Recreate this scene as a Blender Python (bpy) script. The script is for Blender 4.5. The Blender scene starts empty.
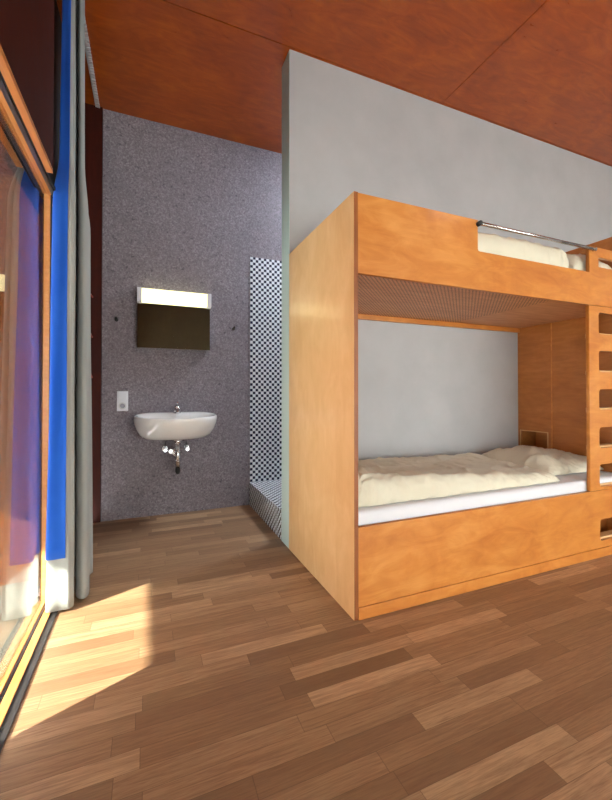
import bpy, bmesh, math, random
from mathutils import Vector, Matrix, noise
random.seed(7)
S = bpy.context.scene
C = S.collection
PI = math.pi

# ------------------------------------------------------------------ helpers
def mat(name):
    m = bpy.data.materials.new(name); m.use_nodes = True
    nt = m.node_tree; nt.nodes.clear()
    out = nt.nodes.new('ShaderNodeOutputMaterial')
    return m, nt, out
class N:
    """small node-graph writer"""
    def __init__(s, nt): s.nt = nt
    def n(s, kind, **kw):
        nd = s.nt.nodes.new(kind)
        ins = kw.pop('ins', {})
        for k, v in kw.items(): setattr(nd, k, v)
        for k, v in ins.items():
            sock = nd.inputs[k]
            if isinstance(v, bpy.types.NodeSocket): s.nt.links.new(v, sock)
            elif v is not None: sock.default_value = v
        return nd
    def math(s, op, a, b=0.0, c=0.0): return s.n('ShaderNodeMath', operation=op, ins={0: a, 1: b, 2: c}).outputs[0]
    def xyz(s, v):
        d = s.n('ShaderNodeSeparateXYZ', ins={0: v}); return d.outputs
    def comb(s, x=0.0, y=0.0, z=0.0): return s.n('ShaderNodeCombineXYZ', ins={0: x, 1: y, 2: z}).outputs[0]
    def noise(s, v, scale, detail=3.0, rough=.5, dist=0.0):
        return s.n('ShaderNodeTexNoise', ins={'Vector': v, 'Scale': scale, 'Detail': detail, 'Roughness': rough, 'Distortion': dist}).outputs[0]
    def ramp(s, f, stops, interp='LINEAR'):
        r = s.n('ShaderNodeValToRGB', ins={0: f}); cr = r.color_ramp; cr.interpolation = interp
        while len(cr.elements) < len(stops): cr.elements.new(.5)
        for e, (p, c) in zip(cr.elements, stops): e.position = p; e.color = (*c, 1)
        return r.outputs[0]
    def mix(s, f, a, b, blend='MIX'):
        m = s.n('ShaderNodeMix', data_type='RGBA', blend_type=blend)
        for i, v in ((0, f), (6, a), (7, b)):
            if isinstance(v, bpy.types.NodeSocket): s.nt.links.new(v, m.inputs[i])
            else: m.inputs[i].default_value = v if i == 0 else (*v, 1)
        return m.outputs[2]
    def coords(s): return s.n('ShaderNodeTexCoord').outputs['Object']
    def scale(s, v, sc): return s.n('ShaderNodeVectorMath', operation='MULTIPLY', ins={0: v, 1: sc}).outputs[0]
    def bump(s, h, st, dist=.01): return s.n('ShaderNodeBump', ins={'Height': h, 'Strength': st, 'Distance': dist}).outputs[0]
def finish(g, out, col, rough=.5, normal=None, spec=.5, metal=0.0, coat=0.0, trans=None, sheen=0.0, coat_rough=.1):
    b = g.n('ShaderNodeBsdfPrincipled')
    def put(k, v):
        if isinstance(v, bpy.types.NodeSocket): g.nt.links.new(v, b.inputs[k])
        else: b.inputs[k].default_value = v
    put('Base Color', col if isinstance(col, bpy.types.NodeSocket) else (*col, 1))
    put('Roughness', rough); put('Specular IOR Level', spec); put('Metallic', metal)
    put('Coat Weight', coat); put('Coat Roughness', coat_rough); put('Sheen Weight', sheen)
    if normal is not None: put('Normal', normal)
    sh = b.outputs[0]
    if trans:
        t = g.n('ShaderNodeBsdfTranslucent', ins={0: (*trans[1], 1)})
        mx = g.n('ShaderNodeMixShader', ins={0: trans[0], 1: sh, 2: t.outputs[0]}); sh = mx.outputs[0]
    g.nt.links.new(sh, out.inputs[0])
def lin(r, g, b):
    f = lambda c: (c/255/12.92) if c/255 <= .04045 else ((c/255+.055)/1.055)**2.4
    return (f(r), f(g), f(b))

M = {}
def simple(name, col, rough=.5, **kw):
    m, nt, out = mat(name); g = N(nt)
    v = g.coords(); n_ = g.noise(v, 60, 2)
    c = g.mix(g.math('MULTIPLY', n_, .25), col, tuple(x*.75 for x in col))
    finish(g, out, c, rough, **kw); M[name] = m; return m

def wood(name, dark, mid, light, axis=0, rough=.35, coat=.3, scale=1.0, streak=9.0, wav=1.0, spec=.5, coat_rough=.12):
    m, nt, out = mat(name); g = N(nt)
    v = g.coords()
    st = [streak]*3; st[axis] = 1.3
    v2 = g.scale(v, tuple(x*scale for x in st))
    big = g.noise(g.scale(v, (scale,)*3), 2.6, 3, .55, 1.2)
    fine = g.noise(v2, 3.0, 5, .6, wav)
    pores = g.noise(g.scale(v, tuple((4.0 if i == axis else 130.0) for i in range(3))), 1.6, 2)
    f = g.math('ADD', g.math('MULTIPLY', fine, .55), g.math('MULTIPLY', big, .45))
    c = g.ramp(f, [(.32, dark), (.5, mid), (.68, light)])
    c = g.mix(g.math('MULTIPLY', pores, .22), c, tuple(x*.8 for x in dark))
    r = g.math('ADD', g.math('MULTIPLY', fine, .12), rough-.06)
    nb = g.bump(pores, .05, .002)
    finish(g, out, c, r, nb, spec, coat=coat, coat_rough=coat_rough); M[name] = m

wood('honey_birch', lin(178,102,40), lin(201,127,56), lin(218,149,76), axis=0, streak=4, coat=.15, rough=.36)
wood('pale_birch', lin(210,162,108), lin(220,176,124), lin(230,190,140), axis=2, streak=3.5, coat=.5, rough=.4, coat_rough=.15)  # on the end panel, the paleness paints in the window's sheen
wood('dark_panel', lin(84,74,58), lin(92,82,64), lin(100,90,72), axis=2, rough=.6, coat=0)
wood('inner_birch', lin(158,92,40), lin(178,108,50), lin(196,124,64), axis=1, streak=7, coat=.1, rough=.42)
wood('plywood_edge', lin(118,62,24), lin(142,78,32), lin(170,100,48), axis=2, streak=30, rough=.5, coat=0)
wood('mahogany_ceiling', lin(142,59,8), lin(170,77,10), lin(194,97,16), axis=0, streak=4.5, coat=.2, rough=.3, wav=2.2, scale=.8)
wood('dark_mahogany', lin(48,12,4), lin(60,16,5), lin(74,22,7), axis=2, streak=6, rough=.6, coat=0, spec=.2)
wood('larch_frame', lin(186,116,56), lin(204,134,70), lin(220,154,92), axis=1, streak=18, rough=.4)
wood('terrace_wood', lin(190,104,50), lin(214,126,66), lin(226,142,80), axis=0, streak=9, rough=.6, coat=0)

def parquet():
    m, nt, out = mat('oak_parquet'); g = N(nt)
    v = g.coords(); x, y, z = g.xyz(v)
    W, L = .0725, .56
    yr = g.math('DIVIDE', y, W); row = g.math('FLOOR', yr); fy = g.math('FRACT', yr)
    h1 = g.n('ShaderNodeTexWhiteNoise', noise_dimensions='1D', ins={'W': row}).outputs['Value']
    xs = g.math('ADD', g.math('DIVIDE', x, L), g.math('MULTIPLY', h1, 7.3))
    col = g.math('FLOOR', xs); fx = g.math('FRACT', xs)
    h2 = g.n('ShaderNodeTexWhiteNoise', noise_dimensions='2D', ins={'Vector': g.comb(row, col, 0)})
    rnd = h2.outputs['Value']; rc = g.xyz(h2.outputs['Color'])
    base = g.ramp(rnd, [(0, lin(134,103,75)), (.3, lin(154,121,88)), (.6, lin(166,132,98)), (.85, lin(180,146,110)), (1, lin(204,168,130))])
    base = g.mix(g.math('MULTIPLY', rc[1], .25), base, lin(168,124,94))
    gv = g.comb(g.math('ADD', g.math('MULTIPLY', x, 3.0), g.math('MULTIPLY', rnd, 40)), g.math('MULTIPLY', y, 60), rnd)
    grain = g.noise(gv, 1.0, 4, .6, 1.4)
    fine = g.noise(g.comb(g.math('MULTIPLY', x, 18), g.math('MULTIPLY', y, 420), 0), 1.0, 3)
    c = g.mix(g.ramp(grain, [(.35, (.55,)*3), (.62, (0,)*3)]), base, lin(118,84,60))
    c = g.mix(g.ramp(fine, [(.45, (0,)*3), (.75, (.4,)*3)]), c, lin(96,68,50))
    ex = g.math('MINIMUM', fx, g.math('SUBTRACT', 1.0, fx)); ey = g.math('MINIMUM', fy, g.math('SUBTRACT', 1.0, fy))
    jx = g.math('LESS_THAN', ex, .002); jy = g.math('LESS_THAN', ey, .013)
    j = g.math('MAXIMUM', jx, jy)
    c = g.mix(g.math('MULTIPLY', j, .42), c, lin(60,42,30))
    bm_ = g.bump(g.math('SUBTRACT', g.math('MULTIPLY', fine, .3), j), .15, .001)
    finish(g, out, c, g.math('ADD', g.math('MULTIPLY', grain, .15), .40), bm_, .45); M['oak_parquet'] = m
parquet()

def concrete():
    m, nt, out = mat('speckled_concrete'); g = N(nt); v = g.coords()
    n1 = g.noise(v, 75, 5, .8); n2 = g.noise(v, 2.2, 4, .6); n3 = g.noise(v, 42, 2, .5)
    vor = g.n('ShaderNodeTexVoronoi', ins={'Vector': v, 'Scale': 60.0}).outputs['Distance']
    c = g.ramp(n1, [(.30, lin(90,83,88)), (.5, lin(128,120,126)), (.70, lin(172,164,170))])
    c = g.mix(g.ramp(n2, [(.35, (.28,)*3), (.65, (0,)*3)]), c, lin(104,96,104))
    c = g.mix(g.ramp(vor, [(.05, (.35,)*3), (.25, (0,)*3)]), c, lin(166,162,164))
    c = g.mix(g.ramp(n3, [(.28, (.6,)*3), (.38, (0,)*3)]), c, lin(72,66,74))
    finish(g, out, c, .8, g.bump(n1, .35, .004), .3); M['speckled_concrete'] = m
concrete()
def plaster():
    m, nt, out = mat('grey_plaster'); g = N(nt); v = g.coords()
    n1 = g.noise(v, 3.0, 5, .6); n2 = g.noise(v, 90, 3)
    c = g.ramp(n1, [(.3, lin(174,173,175)), (.7, lin(183,182,184))])
    finish(g, out, c, .75, g.bump(n2, .06, .002), .3); M['grey_plaster'] = m
plaster()
def tiles():
    m, nt, out = mat('checker_mosaic'); g = N(nt); v = g.coords(); P = .0278
    xyz = [g.math('DIVIDE', g.math('ADD', a, o), P) for a, o in zip(g.xyz(v), (-.936+P*40.02, -3.699+P*200.02, -.222+P*40.02))]
    nrm = g.xyz(g.n('ShaderNodeNewGeometry').outputs['Normal'])
    fl = [g.math('FLOOR', a) for a in xyz]; fr = [g.math('FRACT', a) for a in xyz]
    # the axis along the surface normal does not take part
    on = [g.math('LESS_THAN', g.math('ABSOLUTE', n_), .5) for n_ in nrm]
    par = g.math('ADD', g.math('ADD', g.math('MULTIPLY', fl[0], on[0]), g.math('MULTIPLY', fl[1], on[1])), g.math('MULTIPLY', fl[2], on[2]))
    odd = g.math('GREATER_THAN', g.math('ABSOLUTE', g.math('SUBTRACT', g.math('FLOORED_MODULO', par, 2.0), 1.0)), .5)
    e = None
    for f, o in zip(fr, on):
        d = g.math('ADD', g.math('ABSOLUTE', g.math('SUBTRACT', f, .5)), g.math('SUBTRACT', o, 1.0))
        e = d if e is None else g.math('MAXIMUM', e, d)
    joint = g.math('GREATER_THAN', e, .45)
    c = g.mix(odd, lin(226,230,234), lin(22,26,52))
    c = g.mix(joint, c, lin(196,198,202))
    finish(g, out, c, g.math('ADD', .18, g.math('MULTIPLY', joint, .5)), g.bump(g.math('SUBTRACT', 1.0, joint), .3, .001), .5); M['checker_mosaic'] = m
tiles()
def perforated():
    m, nt, out = mat('perforated_board'); g = N(nt); v = g.coords(); x, y, z = g.xyz(v); P = .019
    u = g.math('DIVIDE', g.math('ADD', x, y), P*1.414); w = g.math('DIVIDE', g.math('SUBTRACT', x, y), P*1.414)
    fu = g.math('SUBTRACT', g.math('FRACT', u), .5); fw = g.math('SUBTRACT', g.math('FRACT', w), .5)
    r = g.math('SQRT', g.math('ADD', g.math('MULTIPLY', fu, fu), g.math('MULTIPLY', fw, fw)))
    hole = g.math('MULTIPLY', g.math('LESS_THAN', r, .235), g.math('LESS_THAN', x, 2.42))
    n1 = g.noise(g.scale(v, (2, 14, 2)), 2.5, 4)
    c = g.ramp(n1, [(.3, lin(196,134,92)), (.7, lin(216,156,112))])
    c = g.mix(hole, c, lin(46,22,12))
    finish(g, out, c, .5, g.bump(g.math('SUBTRACT', 1.0, hole), .6, .004), .4); M['perforated_board'] = m
perforated()
def fabric(name, a, b, scale=220, trans=None, rough=.9, bst=.2):
    m, nt, out = mat(name); g = N(nt); v = g.coords()
    n1 = g.noise(v, 6, 3); n2 = g.noise(v, scale, 2)
    c = g.mix(n1, a, b)
    finish(g, out, c, rough, g.bump(n2, bst, .001), .2, trans=trans, sheen=.15); M[name] = m
fabric('grey_curtain', lin(152,157,156), lin(172,176,172), trans=(.25, lin(170,172,176)))
fabric('blue_lining', lin(28,90,196), lin(46,110,214), trans=(.35, lin(48,120,230)))
fabric('cream_bedding', lin(208,199,177), lin(218,211,192))
fabric('white_sheet', lin(212,211,216), lin(222,221,225))
simple('matt_black', (.012,.011,.012), .6)
simple('dark_metal', lin(66,64,66), .45, metal=.6)
simple('grey_metal', lin(120,116,122), .35, metal=.8)
simple('white_plastic', lin(222,222,228), .35)
simple('porcelain', lin(232,230,228), .12, coat=.5)
simple('chrome', (.82,.82,.84), .22, metal=1.0)
simple('brushed_steel', (.6,.58,.58), .25, metal=1.0)
simple('black_rubber', (.02,.02,.02), .5)
simple('red_peg', lin(150,64,52), .5)
simple('terrace_stone', lin(214,218,208), .8)
simple('white_metal', lin(200,198,200), .5)
m, nt, out = mat('mirror_silver'); g = N(nt)
finish(g, out, (.62,.62,.52), .03, metal=1.0); M['mirror_silver'] = m
m, nt, out = mat('window_glass'); g = N(nt)
fr = g.n('ShaderNodeFresnel', ins={'IOR': 1.5}).outputs[0]
fr2 = g.math('MINIMUM', g.math('MULTIPLY', fr, 1.05), .95)
tr = g.n('ShaderNodeBsdfTransparent', ins={0: (.93,.96,.94,1)}).outputs[0]
gl = g.n('ShaderNodeBsdfGlossy', ins={'Color': (1,1,1,1), 'Roughness': .01}).outputs[0]
mx = g.n('ShaderNodeMixShader', ins={0: fr2, 1: tr, 2: gl}); nt.links.new(mx.outputs[0], out.inputs[0]); M['window_glass'] = m
def emit(name, col, st):
    m, nt, out = mat(name); g = N(nt)
    e = g.n('ShaderNodeEmission', ins={0: (*col, 1), 1: st}); nt.links.new(e.outputs[0], out.inputs[0]); M[name] = m
emit('lamp_glow', (1.0, .93, .52), 2.0)
emit('cool_fill', (.76, .89, 1.0), 110)
emit('warm_fill', (1.0, .90, .78), 15)

def link(name, me, m, parent=None):
    o = bpy.data.objects.new(name, me); C.objects.link(o)
    if m: me.materials.append(M[m])
    if parent:
        o.parent = parent
        o.matrix_parent_inverse = Matrix.Translation(parent.location).inverted()
    return o
def tag(o, label, cat, group=None, kind=None):
    o['label'] = label; o['category'] = cat
    if group: o['group'] = group
    if kind: o['kind'] = kind
    return o
def thing(name, loc, label, cat, group=None):
    o = bpy.data.objects.new(name, None); C.objects.link(o); o.location = loc; o.empty_display_size = .1
    return tag(o, label, cat, group)
def struct(o): o['kind'] = 'structure'; return o
def box(bm, x0, x1, y0, y1, z0, z1):
    vs = [bm.verts.new((x, y, z)) for x in (x0, x1) for y in (y0, y1) for z in (z0, z1)]
    for f in ((0,1,3,2),(4,6,7,5),(0,4,5,1),(2,3,7,6),(0,2,6,4),(1,5,7,3)): bm.faces.new([vs[i] for i in f])
def boxes(name, lst, m, parent=None, bevel=0.0, seg=2):
    bm = bmesh.new()
    for b in lst: box(bm, *b)
    if bevel: bmesh.ops.bevel(bm, geom=bm.edges[:], offset=bevel, segments=seg, affect='EDGES', profile=.6)
    bmesh.ops.recalc_face_normals(bm, faces=bm.faces[:])
    me = bpy.data.meshes.new(name); bm.to_mesh(me); bm.free()
    return link(name, me, m, parent)
def smooth(me):
    for p in me.polygons: p.use_smooth = True
def tube(bm, pts, r, n=12, caps=True):
    pts = [Vector(p) for p in pts]; rs = r if isinstance(r, (list, tuple)) else [r]*len(pts)
    t0 = (pts[1]-pts[0]).normalized(); up = Vector((0,0,1)) if abs(t0.z) < .9 else Vector((1,0,0))
    rings = []; a = t0.cross(up).normalized()
    for i, p in enumerate(pts):
        t = (pts[min(i+1, len(pts)-1)]-pts[max(i-1, 0)]).normalized()
        a = (a - t*a.dot(t)).normalized(); b = t.cross(a)
        rings.append([bm.verts.new(p+(a*math.cos(2*PI*k/n)+b*math.sin(2*PI*k/n))*rs[i]) for k in range(n)])
    for r0, r1 in zip(rings, rings[1:]):
        for k in range(n): bm.faces.new((r0[k], r0[(k+1) % n], r1[(k+1) % n], r1[k]))
    if caps: bm.faces.new(rings[0][::-1]); bm.faces.new(rings[-1])
def tubes(name, lst, m, parent=None, n=12):
    bm = bmesh.new()
    for pts, r in lst: tube(bm, pts, r, n)
    bmesh.ops.recalc_face_normals(bm, faces=bm.faces[:])
    me = bpy.data.meshes.new(name); bm.to_mesh(me); bm.free()
    o = link(name, me, m, parent)
    for p in me.polygons: p.use_smooth = len(p.vertices) == 4
    return o
def rrect(u0, u1, v0, v1, r, corners=(1,1,1,1), k=5):
    """rounded rectangle outline; corners bl, br, tr, tl"""
    out = []
    cs = ((u0,v0,PI,1,1),(u1,v0,1.5*PI,-1,1),(u1,v1,0,-1,-1),(u0,v1,.5*PI,1,-1))
    for (cu, cv, a0, su, sv), on in zip(cs, corners):
        if not on or r == 0: out.append((cu, cv)); continue
        for i in range(k+1):
            a = a0+i/k*PI/2; out.append((cu+su*r+r*math.cos(a), cv+sv*r+r*math.sin(a)))
    return out
def panel(name, outline, holes, plane, at, th, m, parent=None, bevel=.0012):
    """sheet with openings; plane 'xz' (at = y of its room-side face, grows +y) or 'yz' (at = x, grows +x)"""
    cu = bpy.data.curves.new(name, 'CURVE'); cu.dimensions = '2D'; cu.fill_mode = 'BOTH'
    cu.extrude = th/2-bevel; cu.bevel_depth = bevel; cu.bevel_resolution = 1; cu.offset = -bevel
    for loop in [outline]+holes:
        sp = cu.splines.new('POLY'); sp.points.add(len(loop)-1); sp.use_cyclic_u = True
        for p, (u, v) in zip(sp.points, loop): p.co = (u, v, 0, 1)
    tmp = bpy.data.objects.new('tmp', cu)
    C.objects.link(tmp); dg = bpy.context.evaluated_depsgraph_get()
    me = bpy.data.meshes.new_from_object(tmp.evaluated_get(dg)); C.objects.unlink(tmp); bpy.data.objects.remove(tmp); bpy.data.curves.remove(cu)
    if plane == 'xz': f = lambda c: (c.x, at+th/2-c.z, c.y)
    else: f = lambda c: (at+th/2+c.z, c.x, c.y)
    for v in me.vertices: v.co = f(v.co.copy())
    bm = bmesh.new(); bm.from_mesh(me); bmesh.ops.remove_doubles(bm, verts=bm.verts[:], dist=1e-6)
    bmesh.ops.recalc_face_normals(bm, faces=bm.faces[:]); bm.to_mesh(me); bm.free()
    me.materials.clear(); me.name = name
    return link(name, me, m, parent)

# ------------------------------------------------------------------ camera
cd = bpy.data.cameras.new('camera'); cam = bpy.data.objects.new('camera', cd); C.objects.link(cam)
yaw, pit = math.radians(22.53), math.radians(.6164)
F = Vector((math.sin(yaw)*math.cos(pit), math.cos(yaw)*math.cos(pit), math.sin(pit)))
R = Vector((math.cos(yaw), -math.sin(yaw), 0)); U = R.cross(F)
cam.matrix_world = Matrix(((R.x,U.x,-F.x,0),(R.y,U.y,-F.y,0),(R.z,U.z,-F.z,1.1),(0,0,0,1)))
cd.sensor_fit = 'HORIZONTAL'; cd.sensor_width = 36; cd.lens = 383.29/612*36
cd.shift_y = -11.48/612; cd.clip_start = .02
S.camera = cam

# ------------------------------------------------------------------ room shell
HC = 3.549; YB = 3.699; YP0, YP1 = 2.544, 2.712; XR = 5.6; YR = -2.9; XW = -.416
struct(boxes('floor', [(-.42, XR, YR, YB+.12, -.06, 0)], 'oak_parquet'))
# ceiling panels with open joints between them
cs = []
xs = [-.75, 2.296, XR+.1]; ys = [YR-.1, .42, 2.528, YB+.12]
for a, b in zip(xs, xs[1:]):
    for c_, d in zip(ys, ys[1:]):
        cs.append((a+.0035, b-.0035, c_+.0035, d-.0035, HC, HC+.02))
struct(boxes('ceiling', cs, 'mahogany_ceiling'))
struct(boxes('ceiling_backing', [(-.75, XR+.1, YR-.1, YB+.12, HC+.021, HC+.10)], 'matt_black'))
struct(boxes('wall_back', [(-.359, XR, YB, YB+.12, 0, HC)], 'speckled_concrete'))
struct(boxes('trim_1', [(-.53, -.362, YB-.015, YB+.12, 0, HC)], 'dark_mahogany'))
struct(boxes('wall_partition', [(.93, XR, YP0, YP1, 0, HC)], 'grey_plaster'))
simple('sky_light_tint', lin(184,202,200), .6)  # cool window light on the partition's end face, painted as a strip
struct(boxes('sky_light_strip', [(.9275, .9299, YP0+.001, YP1-.001, .001, HC-.002)], 'sky_light_tint'))
struct(boxes('wall_right', [(XR, XR+.1, YR, YB+.12, -.06, HC)], 'grey_plaster'))
# left side: wooden lintel over the glazing, recess behind the curtain
struct(boxes('wall_left', [(-.47, XW, YR, 2.13, 2.162, HC)], 'dark_mahogany'))
struct(boxes('wall_left_recess', [(-.535, -.51, 2.451, YB-.016, 0, 2.162)], 'dark_mahogany'))
struct(boxes('wall_left_shade', [(-.60, -.532, 2.13, YB+.12, 2.1625, HC), (-.53, -.471, 2.1285, 2.1299, 2.1625, HC)], 'matt_black'))  # black boxes paint the shade in the unlit gap above the glazing
struct(boxes('sun_blocker', [(-.62, -.56, .40, 1.405, 0, 2.162)], 'terrace_wood'))  # unseen panel added outside to cut the near edge of the sun patch
# rear wall behind the viewpoint, its glazing added to let sky light in
struct(boxes('wall_rear', [(-.416, .1, YR-.1, YR, 0, 2.06), (-.5, XR+.1, YR-.1, YR, 2.06, HC), (5.3, XR, YR-.1, YR, 0, 2.06)], 'dark_panel'))
w2 = struct(thing('window_added', (2.7, YR-.05, 0), '', ''))
for k in ('label', 'category'): del w2[k]
boxes('window_frame', [(.1, 5.3, YR-.08, YR-.02, 0, .06), (.1, 5.3, YR-.08, YR-.02, 2.00, 2.06)] + [(x-.03, x+.03, YR-.08, YR-.02, .06, 2.00) for x in (.13, 1.83, 3.53, 5.27)], 'larch_frame', w2)
boxes('glass', [(.16, 5.24, YR-.052, YR-.048, .06, 2.00)], 'window_glass', w2)

# window_1 : sliding glazing with stepped wooden frame
w1 = struct(thing('window_1', (-.48, 1.8, 0), '', ''))
for k in ('label', 'category'): del w1[k]
Y0, Y1 = YR, 2.13
boxes('window_frame', [(-.442, XW-.001, Y0, Y1, 2.140, 2.1615), (-.468, -.438, Y0, 2.45, .002, .012)], 'larch_frame', w1)
boxes('frame_gasket', [(-.453, -.4425, Y0, 2.45, 2.145, 2.1615), (-.474, -.4685, Y0, 2.45, 0.0, .010), (-.474, -.4685, 2.377, 2.45, .012, 2.145)], 'matt_black', w1)
boxes('track', [(-.469, -.4535, Y0, 2.45, 2.142, 2.1615), (-.483, -.4745, Y0, 2.45, 0.0, .012)], 'grey_metal', w1)
boxes('sash', [(-.500, -.4695, Y0, 2.45, 2.145, 2.1615), (-.500, -.4835, Y0, 2.45, .0, .018), (-.505, -.475, 2.375, 2.45, .018, 2.145), (-.505, -.475, 1.30, 1.38, .018, 2.145)], 'larch_frame', w1)
boxes('threshold', [(-.4375, -.408, Y0, 2.45, .001, .006)], 'dark_metal', w1)
boxes('sash_clip', [(-.4745, -.464, 2.380, 2.40, 2.085, 2.097)], 'chrome', w1)
boxes('glass', [(-.4915, -.4885, Y0, 2.375, .018, 2.145)], 'window_glass', w1)

# terrace outside: floor, soffit and timber side screen
struct(boxes('ground', [(-14, -.512, -12, 9, -.08, -.004)], 'terrace_stone'))
struct(boxes('terrace_soffit', [(-4.345, -.60, -6, 6, 2.365, 2.46)], 'mahogany_ceiling'))
struct(boxes('terrace_screen', [(-4.2, -.537, 2.70, 2.76, 0.0, 2.362)], 'terrace_wood'))

# shower corner
struct(boxes('wall_shower', [(.936, 2.6, YB-.006, YB-.0005, .222, 2.441)], 'checker_mosaic'))
sh = thing('shower_tray', (1.7, 3.2, 0), 'raised shower step covered in small black and white checkered mosaic tiles', 'shower step')
boxes('tiled_step', [(.930, 2.6, YP1+.001, YB-.007, .001, .222)], 'checker_mosaic', sh)
lp = tag(boxes('fill_lamp', [(1.95, 2.65, 3.05, 3.35, HC-.05, HC-.001)], 'cool_fill'), 'unseen fill lamp added above the tiled shower behind the partition wall', 'lamp')  # added out of view to brighten the shower tiles

# ------------------------------------------------------------------ bunk bed
XE, YF, YK = .924, 1.622, 2.540
XH = 3.19
bed = thing('bunk_bed', (2.06, 2.08, 0), 'honey-coloured plywood bunk bed with ladder holes cut in its front', 'bunk bed')
o = panel('end_panel', [(YF, .003), (YK, .003), (YK, 2.08), (YF, 2.08)], [], 'yz', XE, .022, 'pale_birch', bed)
o['label'] = 'plywood end panel facing the washbasin side, window sheen in its colour'
boxes('edge_band', [(XE+.0005, XE+.0225, YF-.0012, YF, .004, 2.079)], 'plywood_edge', bed)
FX0, FX1 = XE+.0235, 3.30
hole = lambda z0, z1: rrect(2.805, 3.105, z0, z1, .022)
panel('upper_guard_board', [(FX0, 1.684), (FX1, 1.684), (FX1, 2.078)] + [(2.713, 2.078)] + [(2.713, 1.902)] + [(1.739, 1.902)] + [(1.731, 1.905), (1.727, 1.914)] + [(1.727, 2.078), (FX0, 2.078)],
      [rrect(2.81, 3.105, 1.948, 2.013, .008)], 'xz', YF+.001, .024, 'honey_birch', bed)
lad = panel('ladder_board', [(2.706, .4475), (FX1, .4475), (FX1, 1.681), (2.706, 1.681)],
      [hole(z0, z1) for z0, z1 in ((1.495,1.64),(1.24,1.383),(.984,1.123),(.727,.867),(.468,.618))], 'xz', YF+.001, .024, 'honey_birch', bed)
panel('lower_front_board', [(FX0, .062), (FX1, .062), (FX1, .445), (FX0, .445)], [hole(.107, .253)], 'xz', YF+.001, .024, 'honey_birch', bed)
for z in (1.495, 1.24, .984, .727, .468, .107):
    boxes('ladder_step', [(2.80, 3.11, YF+.0255, YF+.085, z-.020, z+.012)], 'pale_birch', bed, .003)
boxes('plinth', [(FX0, FX1, YF-.004, YF+.024, .002, .0605)], 'honey_birch', bed, .0012)
# perforated base under the upper bunk
boxes('upper_base', [(XE+.0235, XH-.001, YF+.0265, YK-.001, 1.697, 1.712)], 'perforated_board', bed)
boxes('back_rail', [(XE+.0235, XH-.001, YK-.028, YK-.001, 1.657, 1.696)], 'honey_birch', bed, .0015)
boxes('upper_back_board', [(XE+.0235, XH-.001, YK-.012, YK-.001, 1.7125, 1.90)], 'honey_birch', bed)
boxes('lower_base', [(XE+.0235, XH-.001, YF+.0265, YK-.001, .235, .25)], 'inner_birch', bed)
boxes('under_bed_board', [(XE+.0235, XH-.001, 1.80, 1.815, .003, .234)], 'inner_birch', bed)
# headboard: rear board with a niche, front board slightly set back
nz0, nz1, ny0, ny1 = .56, .752, 2.256, 2.515
YS = 2.224
o = panel('headboard', [(YS, .003), (YK, .003), (YK, 2.262), (YS, 2.262)], [[(ny0, nz0), (ny1, nz0), (ny1, nz1), (ny0, nz1)]], 'yz', XH, .020, 'inner_birch', bed)
boxes('niche', [(XH+.0205, XH+.20, ny0-.012, ny0-.002, nz0-.012, nz1+.012), (XH+.0205, XH+.20, ny1+.002, ny1+.012, nz0-.012, nz1+.012), (XH+.0205, XH+.20, ny0-.002, ny1+.002, nz0-.012, nz0-.002),
      (XH+.0205, XH+.20, ny0-.002, ny1+.002, nz1+.002, nz1+.012), (XH+.201, XH+.21, ny0-.012, ny1+.012, nz0-.012, nz1+.012)], 'inner_birch', bed)
panel('headboard', [(YF+.026, .003), (YS-.002, .003), (YS-.002, 2.262), (YF+.026, 2.262)], [], 'yz', XH+.004, .020, 'inner_birch', bed)
boxes('niche_frame', [(XH-.002, XH-.0002, ny0-.006, ny0+.003, nz0, nz1), (XH-.002, XH-.0002, ny1-.003, ny1+.006, nz0, nz1), (XH-.002, XH-.0002, ny0-.006, ny1+.006, nz1-.001, nz1+.007)], 'pale_birch', bed)
boxes('cover_strip', [(XH-.003, XH+.0035, YS-.009, YS-.001, .52, 1.695)], 'honey_birch', bed)
# steel guard rail over the cutout
rl = tubes('guard_rail', [([(1.715, YF-.014, 2.052), (2.755, YF-.014, 2.052)], .0105)], 'brushed_steel', bed, 16)
rl['label'] = 'thin steel guard rail across the upper cutout'
tubes('rail_bracket', [([(1.724, YF-.001, 2.052), (1.724, YF-.026, 2.052)], .0135)], 'matt_black', rl, 16)
tubes('rail_bracket', [([(2.742, YF-.001, 2.052), (2.742, YF-.026, 2.052)], .010)], 'brushed_steel', rl, 16)

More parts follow.
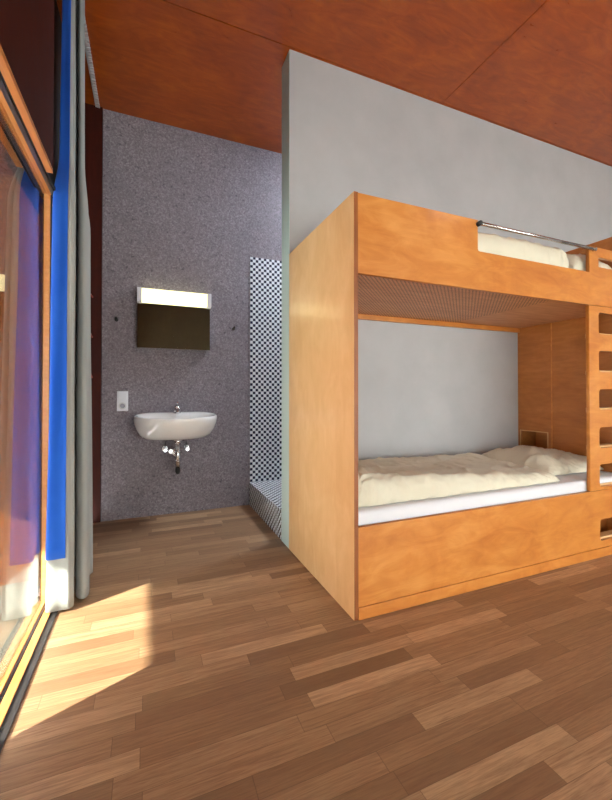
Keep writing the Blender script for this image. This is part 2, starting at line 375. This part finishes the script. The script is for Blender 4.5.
# ------------------------------------------------------------------ bedding
def cushion(name, x0, x1, y0, y1, z0, h, m, nx=110, ny=60, wr=1.0, seed=0, fn=None, edge=.09, base=.25):
    """closed soft body: rounded rim, puffed top with creases"""
    bm = bmesh.new(); top = []; bot = []
    for i in range(nx+1):
        rt, rb = [], []
        for j in range(ny+1):
            u, v = i/nx, j/ny
            # squeeze samples towards the rim
            uu = .5-.5*math.cos(PI*u); vv = .5-.5*math.cos(PI*v)
            uu = .35*u+.65*uu; vv = .35*v+.65*vv
            X = x0+(x1-x0)*uu; Y = y0+(y1-y0)*vv
            d = min(X-x0, x1-X); e = min(Y-y0, y1-Y)
            f = lambda t: math.sqrt(max(0, 1-(1-min(1, t/edge))**2))
            k = f(d)*f(e)
            p = Vector((X*3.2, Y*3.2, seed))
            w = noise.fractal(p, .8, 2.1, 5)*.026
            rd = 1-abs(noise.noise(Vector((X*5.5+seed, Y*4.0+noise.noise(p*.8)*1.6, seed*2))))*2.0
            w += max(0, rd)**3*.020; r2 = 1-abs(noise.noise(Vector((X*9+Y*7, (Y-X)*4.5+noise.noise(p)*2, seed+4))))*2.2; w += max(0, r2)**3*.011
            w += noise.noise(Vector((X*26, Y*22, seed)))*.006
            hh = h
            if fn:
                a, b = fn(X, Y, uu, vv); hh = h*a; w += b
            wx = noise.noise(Vector((Y*9, seed, 1)))*.010*(1 if 0 < i < nx else 1); wy = (noise.noise(Vector((X*8, seed, 5)))*.010+noise.noise(Vector((X*23, k*2.5, seed)))*.012+noise.noise(Vector((X*40+k*6, k*4, seed)))*.006)
            sx = (1-min(1, d/edge)); sy = (1-min(1, e/edge))
            PX = X+wx*sx; PY = Y+wy*sy
            zt = z0+hh*base+(hh*(1-base)*k)+w*wr*(.30*(1 if 0 < i < nx and 0 < j < ny else 0)*min(1, k*4)+.70*k)
            rt.append(bm.verts.new((PX, PY, max(z0+hh*base*.9, zt))))
            rb.append(bm.verts.new((PX-(0), PY, z0+hh*base*(1-f(min(d, e)*2)) if 0 < i < nx and 0 < j < ny else z0+hh*base)) if 0 < i < nx and 0 < j < ny else rt[-1])
        top.append(rt); bot.append(rb)
    for i in range(nx):
        for j in range(ny):
            bm.faces.new((top[i][j], top[i+1][j], top[i+1][j+1], top[i][j+1]))
            q = (bot[i][j+1], bot[i+1][j+1], bot[i+1][j], bot[i][j])
            if len(set(q)) == 4:
                try: bm.faces.new(q)
                except ValueError: pass
    bmesh.ops.recalc_face_normals(bm, faces=bm.faces[:])
    me = bpy.data.meshes.new(name); bm.to_mesh(me); bm.free(); smooth(me)
    return link(name, me, m)
def mattress(name, z0, z1, label):
    o = boxes(name, [(XE+.030, XH-.006, YF+.034, YK-.008, z0, z1)], 'white_sheet', None, .025, 4)
    for p in o.data.polygons: p.use_smooth = True
    return tag(o, label, 'mattress')
mattress('mattress', .2505, .512, 'white-sheeted mattress on the lower bunk, under the cream duvet')
mattress('mattress', 1.7125, 1.912, 'white-sheeted mattress on the upper bunk behind the cutout')
def duv(X, Y, u, v):
    b = 0.0
    # gathered folds that radiate from the front left corner
    ang = math.atan2(Y-1.70, X-1.00); rr = math.hypot(Y-1.70, X-1.00)
    b += math.exp(-(rr/.30)**2)*.022*math.sin(ang*11+rr*14)
    b += math.exp(-((X-1.02)/.07)**2)*.012*math.sin(Y*30)
    # long shallow creases running with the bed
    b += .005*math.sin(Y*34+2.5*noise.noise(Vector((X*2.2, Y, 4)))*3)*min(1, max(0, (X-1.15)/.3))
    for (a0, c0, sl, w0, hh) in ((1.2,1.76,.8,.012,.010),(1.5,1.74,-.5,.012,.008),(1.75,1.78,.6,.012,.009),(2.0,2.12,-.4,.014,.009),(2.3,2.0,.7,.012,.009),(2.3,1.74,-.6,.010,.007),(1.45,2.2,-.5,.014,.010),(1.35,1.80,.22,.020,.012),(1.9,1.95,-.10,.018,.010),(1.6,2.10,.16,.022,.010),(2.15,1.80,.30,.018,.009),(1.25,2.0,.45,.022,.012)):
        dd = (Y-c0)-sl*(X-a0); b += hh*math.exp(-(dd/w0)**2)*math.exp(-((X-a0)/.35)**2)
    uu = min(1, max(0, (X-1.0)/1.45)); vv = min(1, max(0, (Y-1.68)/.72))
    hgt = (.150*(1-vv)+.112*vv)*(1-uu)+(.058*(1-vv)+.088*vv)*uu
    return hgt/.15, b
d1 = cushion('duvet', .958, 2.50, 1.685, 2.43, .513, .150, 'cream_bedding', 180, 90, .42, 3, duv, .060, .25)
tag(d1, 'crumpled cream duvet spread over the lower bunk mattress', 'duvet', 'duvets on the bunks')
def pil(X, Y, u, v):
    r = math.hypot((u-.5)*1.0, (v-.5)*1.0)
    return (1-.9*r*r), .018*math.exp(-(((u-.30)*6)**2))*math.sin(v*14)*.5
p1 = cushion('pillow', 2.56, 3.165, 1.80, 2.47, .5135, .130, 'cream_bedding', 80, 80, .75, 9, pil, .15, .20)
tag(p1, 'cream pillow against the headboard on the lower bunk', 'pillow')
d2 = cushion('duvet', .97, 2.60, 1.675, 2.43, 1.913, .155, 'cream_bedding', 110, 60, .45, 14, None, .06, .35)
tag(d2, 'pale duvet on the upper bunk showing through the cutout', 'duvet', 'duvets on the bunks')
p2 = cushion('pillow', 2.62, 3.15, 1.665, 2.40, 1.913, .185, 'cream_bedding', 60, 50, .8, 21, pil, .16, .25)
tag(p2, 'pale pillow on the upper bunk at the right end of the cutout', 'pillow')

# ------------------------------------------------------------------ washbasin
wb = thing('washbasin', (.236, YB, .9), 'white oval wall-hung washbasin below the lit mirror', 'washbasin')
bm = bmesh.new(); NB = 56
cx, cyb = .236, 3.455
def ring(rx, ryf, z, dy=0, back=YB-.004):
    r = []
    for k in range(NB):
        a = 2*PI*k/NB; c_, s_ = math.cos(a), math.sin(a)
        X = cx+rx*math.copysign(abs(c_)**.86, c_)
        Y = cyb+dy+(ryf*s_ if s_ < 0 else (back-cyb-dy)*min(1, s_*1.25)**.8)
        r.append(bm.verts.new((X, min(Y, back), z)))
    return r
prof = [(.16,.10,.700,.07),(.215,.135,.703,.06),(.255,.165,.714,.05),(.292,.195,.742,.035),(.318,.217,.785,.018),(.333,.232,.83,.006),(.338,.238,.866,0),(.337,.238,.884,0),(.333,.234,.892,0),(.322,.224,.894,0),
        (.308,.209,.888,0),(.285,.188,.865,0),(.255,.165,.83,0),(.20,.13,.79,.0),(.12,.085,.765,0),(.03,.025,.757,0)]
rings = []
for i, (rx, ry, z, dy) in enumerate(prof):
    inner = i >= 9
    back = YB-.004 if i < 9 else (YB-.02, YB-.10, YB-.115, YB-.135, YB-.16, YB-.19, YB-.225)[i-9]
    rings.append(ring(rx, ry, z, dy if not inner else 0, back))
for rg in rings:
    for v in rg: v.co.z += .030*max(0, (v.co.y-3.22)/.47)*min(1, max(0, (v.co.z-.72)/.15))
for r0, r1 in zip(rings, rings[1:]):
    for k in range(NB): bm.faces.new((r0[k], r0[(k+1) % NB], r1[(k+1) % NB], r1[k]))
bm.faces.new(rings[0][::-1]); bm.faces.new(rings[-1])
bmesh.ops.recalc_face_normals(bm, faces=bm.faces[:])
me = bpy.data.meshes.new('basin'); bm.to_mesh(me); bm.free(); smooth(me); link('basin', me, 'porcelain', wb)
tubes('overflow_plate', [([(.236, 3.238, .866), (.236, 3.2335, .8655)], .008)], 'chrome', wb)
fc = tubes('faucet', [([(.25, 3.635, .910), (.25, 3.635, .922)], .032), ([(.25, 3.635, .902), (.25, 3.632, .955), (.25, 3.632, .968)], [.026, .025, .023]),
                      ([(.25, 3.632, .938), (.25, 3.58, .944), (.25, 3.53, .935), (.25, 3.515, .922)], [.017, .016, .014, .013])], 'chrome', wb, 18)
tubes('lever', [([(.25, 3.632, .968), (.25, 3.628, .984)], [.024, .018]), ([(.25, 3.63, .980), (.25, 3.60, 1.000), (.25, 3.565, 1.012)], [.007, .006, .005])], 'chrome', fc, 14)
tubes('drain_trap', [([(.246, 3.46, .700), (.246, 3.46, .672), (.246, 3.46, .664)], [.040, .034, .028]), ([(.246, 3.46, .666), (.246, 3.46, .455)], .0195), ([(.246, 3.46, .600), (.246, 3.46, .588)], .024), ([(.246, 3.46, .52), (.246, 3.46, .51)], .023),
                     ([(.246, 3.46, .56), (.246, 3.55, .56), (.246, YB-.012, .56)], .015), ([(.246, YB-.014, .56), (.246, YB-.003, .56)], .036)], 'chrome', wb, 18)
tubes('trap_cup', [([(.246, 3.46, .4545), (.246, 3.46, .425), (.246, 3.46, .405)], [.0215, .021, .013])], 'black_rubber', wb, 18)
for x, hx in ((.153, .19), (.338, .30)):
    v = tubes('angle_valve', [([(x, YB-.003, .592), (x, YB-.008, .592)], .024), ([(x, YB-.006, .592), (x, YB-.075, .592)], .011), ([(x, YB-.055, .592), (x, YB-.055, .625)], .009)], 'chrome', wb, 14)
    tubes('valve_knob', [([(x, YB-.076, .592), (x, YB-.080, .592), (x, YB-.105, .592)], [.014, .019, .017])], 'chrome', v, 8)
    tubes('supply_hose', [([(x, YB-.055, .626), (x+(hx-x)*.1, YB-.056, .66), (hx, YB-.07, .70), (hx, YB-.075, .712)], .0055)], 'grey_metal', v, 10)
tubes('service_valve', [([(.20, YB-.003, .575), (.20, YB-.055, .575)], .013), ([(.20, YB-.056, .575), (.20, YB-.080, .575)], .020), ([(.165, YB-.035, .585), (.325, YB-.035, .585)], .008)], 'chrome', wb, 12)

# ------------------------------------------------------------------ lit mirror
mr = thing('mirror', (.226, YB, 1.5), 'rectangular wall mirror topped by a glowing yellow-white light strip', 'mirror')
boxes('mirror_case', [(-.078, .536, 3.636, YB-.002, 1.498, 1.884)], 'grey_metal', mr)
boxes('mirror_glass', [(-.080, .538, 3.630, 3.6355, 1.494, 1.884)], 'mirror_silver', mr)
boxes('lamp_diffuser', [(-.045, .508, 3.590, 3.680, 1.892, 2.006)], 'lamp_glow', mr, .004)
boxes('lamp_end_cap', [(-.083, -.046, 3.588, 3.684, 1.886, 2.010)], 'white_plastic', mr, .003)
boxes('lamp_end_cap', [(.509, .545, 3.588, 3.684, 1.886, 2.010)], 'white_plastic', mr, .003)
boxes('lamp_housing', [(-.08, .54, 3.6845, YB-.002, 1.886, 2.012)], 'white_metal', mr)

# ------------------------------------------------------------------ socket, hooks, pegs
sk = thing('wall_socket', (-.196, YB, .94), 'white double switch and power socket plate left of the washbasin', 'socket')
boxes('plate', [(-.240, -.152, YB-.012, YB-.001, .940, 1.112)], 'white_plastic', sk, .003)
boxes('switch_rocker', [(-.228, -.164, YB-.018, YB-.0125, 1.037, 1.101)], 'white_plastic', sk, .002)
sr = tubes('socket_ring', [([(-.196, YB-.0125, .985), (-.196, YB-.017, .985)], .030)], 'white_metal', sk, 24)
tubes('socket_well', [([(-.196, YB-.0175, .985), (-.196, YB-.0185, .985)], .020)], 'grey_metal', sr, 24)
for x, z, lb in ((-.247, 1.732, 'small dark wall hook to the left of the lit mirror'), (.773, 1.718, 'small dark wall hook between the mirror and the tiled shower wall')):
    tag(tubes('wall_hook', [([(x, YB-.001, z), (x, YB-.006, z)], .015), ([(x, YB-.005, z), (x, YB-.035, z), (x, YB-.045, z+.014)], [.006, .006, .008])], 'matt_black', None, 12), lb, 'hook', 'small dark hooks on the concrete wall')
for z, lb in ((1.919, 'topmost small reddish peg on the dark wooden strip beside the curtain'), (1.584, 'middle small reddish peg on the dark wooden strip beside the curtain'), (1.249, 'lowest small reddish peg on the dark wooden strip beside the curtain')):
    tag(tubes('peg', [([(-.442, YB-.0155, z+.012), (-.436, YB-.045, z), (-.424, YB-.070, z-.022)], [.007, .006, .007])], 'red_peg', None, 10), lb, 'peg', 'reddish pegs on the dark wooden strip')

# ------------------------------------------------------------------ curtain and its rail
rail = thing('curtain_rail', (-.405, 2.1, HC), 'pale toothed curtain rail running along the wooden ceiling to the back wall', 'curtain rail')
boxes('rail_profile', [(-.416, -.394, -2.6, YB-.018, HC-.014, HC-.001)], 'white_metal', rail)
tb = []
y = 2.75
while y < YB-.03: tb.append((-.404, -.380, y, y+.016, HC-.026, HC-.0145)); y += .030
o = boxes('glider_strip', tb, 'white_metal', rail)

def curtain_mesh(name, bottom, top, z0, z1, m, parent, thick=.004, nz=60, sub=10, off=0.0, flare=.55):
    """pleated cloth: plan curve blends from bottom to top path"""
    def curve(P):
        out = []; n = len(P)
        for i in range(n-1):
            p0, p1, p2, p3 = P[max(i-1,0)], P[i], P[i+1], P[min(i+2,n-1)]
            for k in range(sub):
                t = k/sub
                out.append(tuple(.5*((2*p1[a])+(-p0[a]+p2[a])*t+(2*p0[a]-5*p1[a]+4*p2[a]-p3[a])*t*t+(-p0[a]+3*p1[a]-3*p2[a]+p3[a])*t**3) for a in (0,1)))
        out.append(P[-1]); return out
    A, B = curve(bottom), curve(top); bm = bmesh.new(); rows = []
    for i in range(nz+1):
        z = z0+(z1-z0)*i/nz; e_ = min(1, max(0, (z-2.08)/.34)); t = .34*min(1, max(0, z)/2.1)+.46*e_*e_*(3-2*e_)+.20*max(0, (z-2.1)/1.4)
        row = []
        for k, (a, b) in enumerate(zip(A, B)):
            x = a[0]+(b[0]-a[0])*t; y = a[1]+(b[1]-a[1])*t
            q = noise.noise(Vector((k*.06, z*1.1, 3.3)))*.006; x += q; y += noise.noise(Vector((k*.08, z*.9, 9)))*.010
            row.append(bm.verts.new((x, y+off, z)))
        rows.append(row)
    for r0, r1 in zip(rows, rows[1:]):
        for k in range(len(r0)-1): bm.faces.new((r0[k], r0[k+1], r1[k+1], r1[k]))
    me = bpy.data.meshes.new(name); bm.to_mesh(me); bm.free(); smooth(me)
    o = link(name, me, m, parent)
    sd = o.modifiers.new('thickness', 'SOLIDIFY'); sd.thickness = thick; sd.offset = 0
    return o
cur = thing('curtain', (-.37, 2.4, 0), 'tall grey curtain with blue lining gathered at the end of the window', 'curtain')
bot = [(-.425,2.760),(-.452,2.690),(-.428,2.620),(-.455,2.540),(-.430,2.460),(-.456,2.380),(-.440,2.310),(-.456,2.268),(-.448,2.242),(-.410,2.236),(-.374,2.238),(-.354,2.246),(-.342,2.272),(-.372,2.40),(-.398,2.55),(-.386,2.63),(-.366,2.50),(-.345,2.37),(-.318,2.325),(-.299,2.32),(-.289,2.36),(-.300,2.46),(-.316,2.53),(-.310,2.60),(-.298,2.64),(-.310,2.70)]
top = [(-.425,2.860),(-.440,2.810),(-.425,2.760),(-.442,2.700),(-.426,2.640),(-.440,2.580),(-.430,2.530),(-.436,2.495),(-.432,2.470),(-.418,2.464),(-.404,2.464),(-.391,2.468),(-.386,2.49),(-.397,2.57),(-.405,2.66),(-.398,2.70),(-.390,2.66),(-.376,2.56),(-.364,2.530),(-.355,2.535),(-.352,2.57),(-.360,2.62),(-.375,2.67),(-.385,2.72),(-.385,2.78),(-.392,2.83)]
def shifted(P, d):
    out = []
    for i in range(len(P)):
        a = Vector(P[max(i-1, 0)]); b = Vector(P[min(i+1, len(P)-1)]); t = (b-a).normalized()
        out.append((P[i][0]-t.y*d*-1, P[i][1]-t.x*d))
    return out
body = curtain_mesh('curtain_fabric', bot, top, .018, HC-.03, 'grey_curtain', cur)
bl = curtain_mesh('blue_lining', shifted(bot[:11], .007), shifted(top[:11], .007), .272, HC-.04, 'blue_lining', cur, thick=.003)
bl['label'] = 'bright blue lining facing the window'

# ------------------------------------------------------------------ lights: sky and sun
w = bpy.data.worlds.new('sky'); S.world = w; w.use_nodes = True
nt = w.node_tree; nt.nodes.clear(); g = N(nt)
tc = g.n('ShaderNodeTexCoord').outputs['Generated']; z = g.xyz(tc)[2]
colr = g.ramp(z, [(0, (.84,.84,.84)), (.48, (.90,.93,.97)), (.55, (.86,.93,1.0)), (1, (.50,.70,1.0))])
bg = g.n('ShaderNodeBackground', ins={0: colr, 1: 11.0}); wo = g.n('ShaderNodeOutputWorld'); nt.links.new(bg.outputs[0], wo.inputs[0])
sun = bpy.data.lights.new('sun', 'SUN'); so = bpy.data.objects.new('sun', sun); C.objects.link(so)
sun.energy = 31; sun.angle = math.radians(.35); sun.color = (1.0, .94, .82)
az = math.radians(23.5); el = math.radians(26.5)
so.rotation_euler = Vector((math.cos(az)*math.cos(el), math.sin(az)*math.cos(el), -math.sin(el))).to_track_quat('-Z', 'Y').to_euler()
# fill lamps added out of view behind the viewpoint to brighten the room
for x, y, lb in ((1.2, -1.2, 'round fill lamp added unseen behind the viewpoint, nearer the window wall'), (3.6, -.6, 'round fill lamp added unseen behind the viewpoint, nearer the right wall')):
    l = thing('fill_lamp', (x, y, HC), lb, 'lamp', 'round fill lamps added behind the viewpoint')
    tubes('fill_lamp_base', [([(x, y, HC-.001), (x, y, HC-.03)], .24)], 'white_metal', l, 32)
    tubes('fill_lamp_shade', [([(x, y, HC-.031), (x, y, HC-.07), (x, y, HC-.09)], [.22, .22, .18])], 'warm_fill', l, 32)

vs = S.view_settings
S.display_settings.display_device = 'sRGB'
vs.view_transform = 'Standard'; vs.look = 'None'; vs.gamma = 1; vs.use_curve_mapping = False; vs.exposure = 0.15
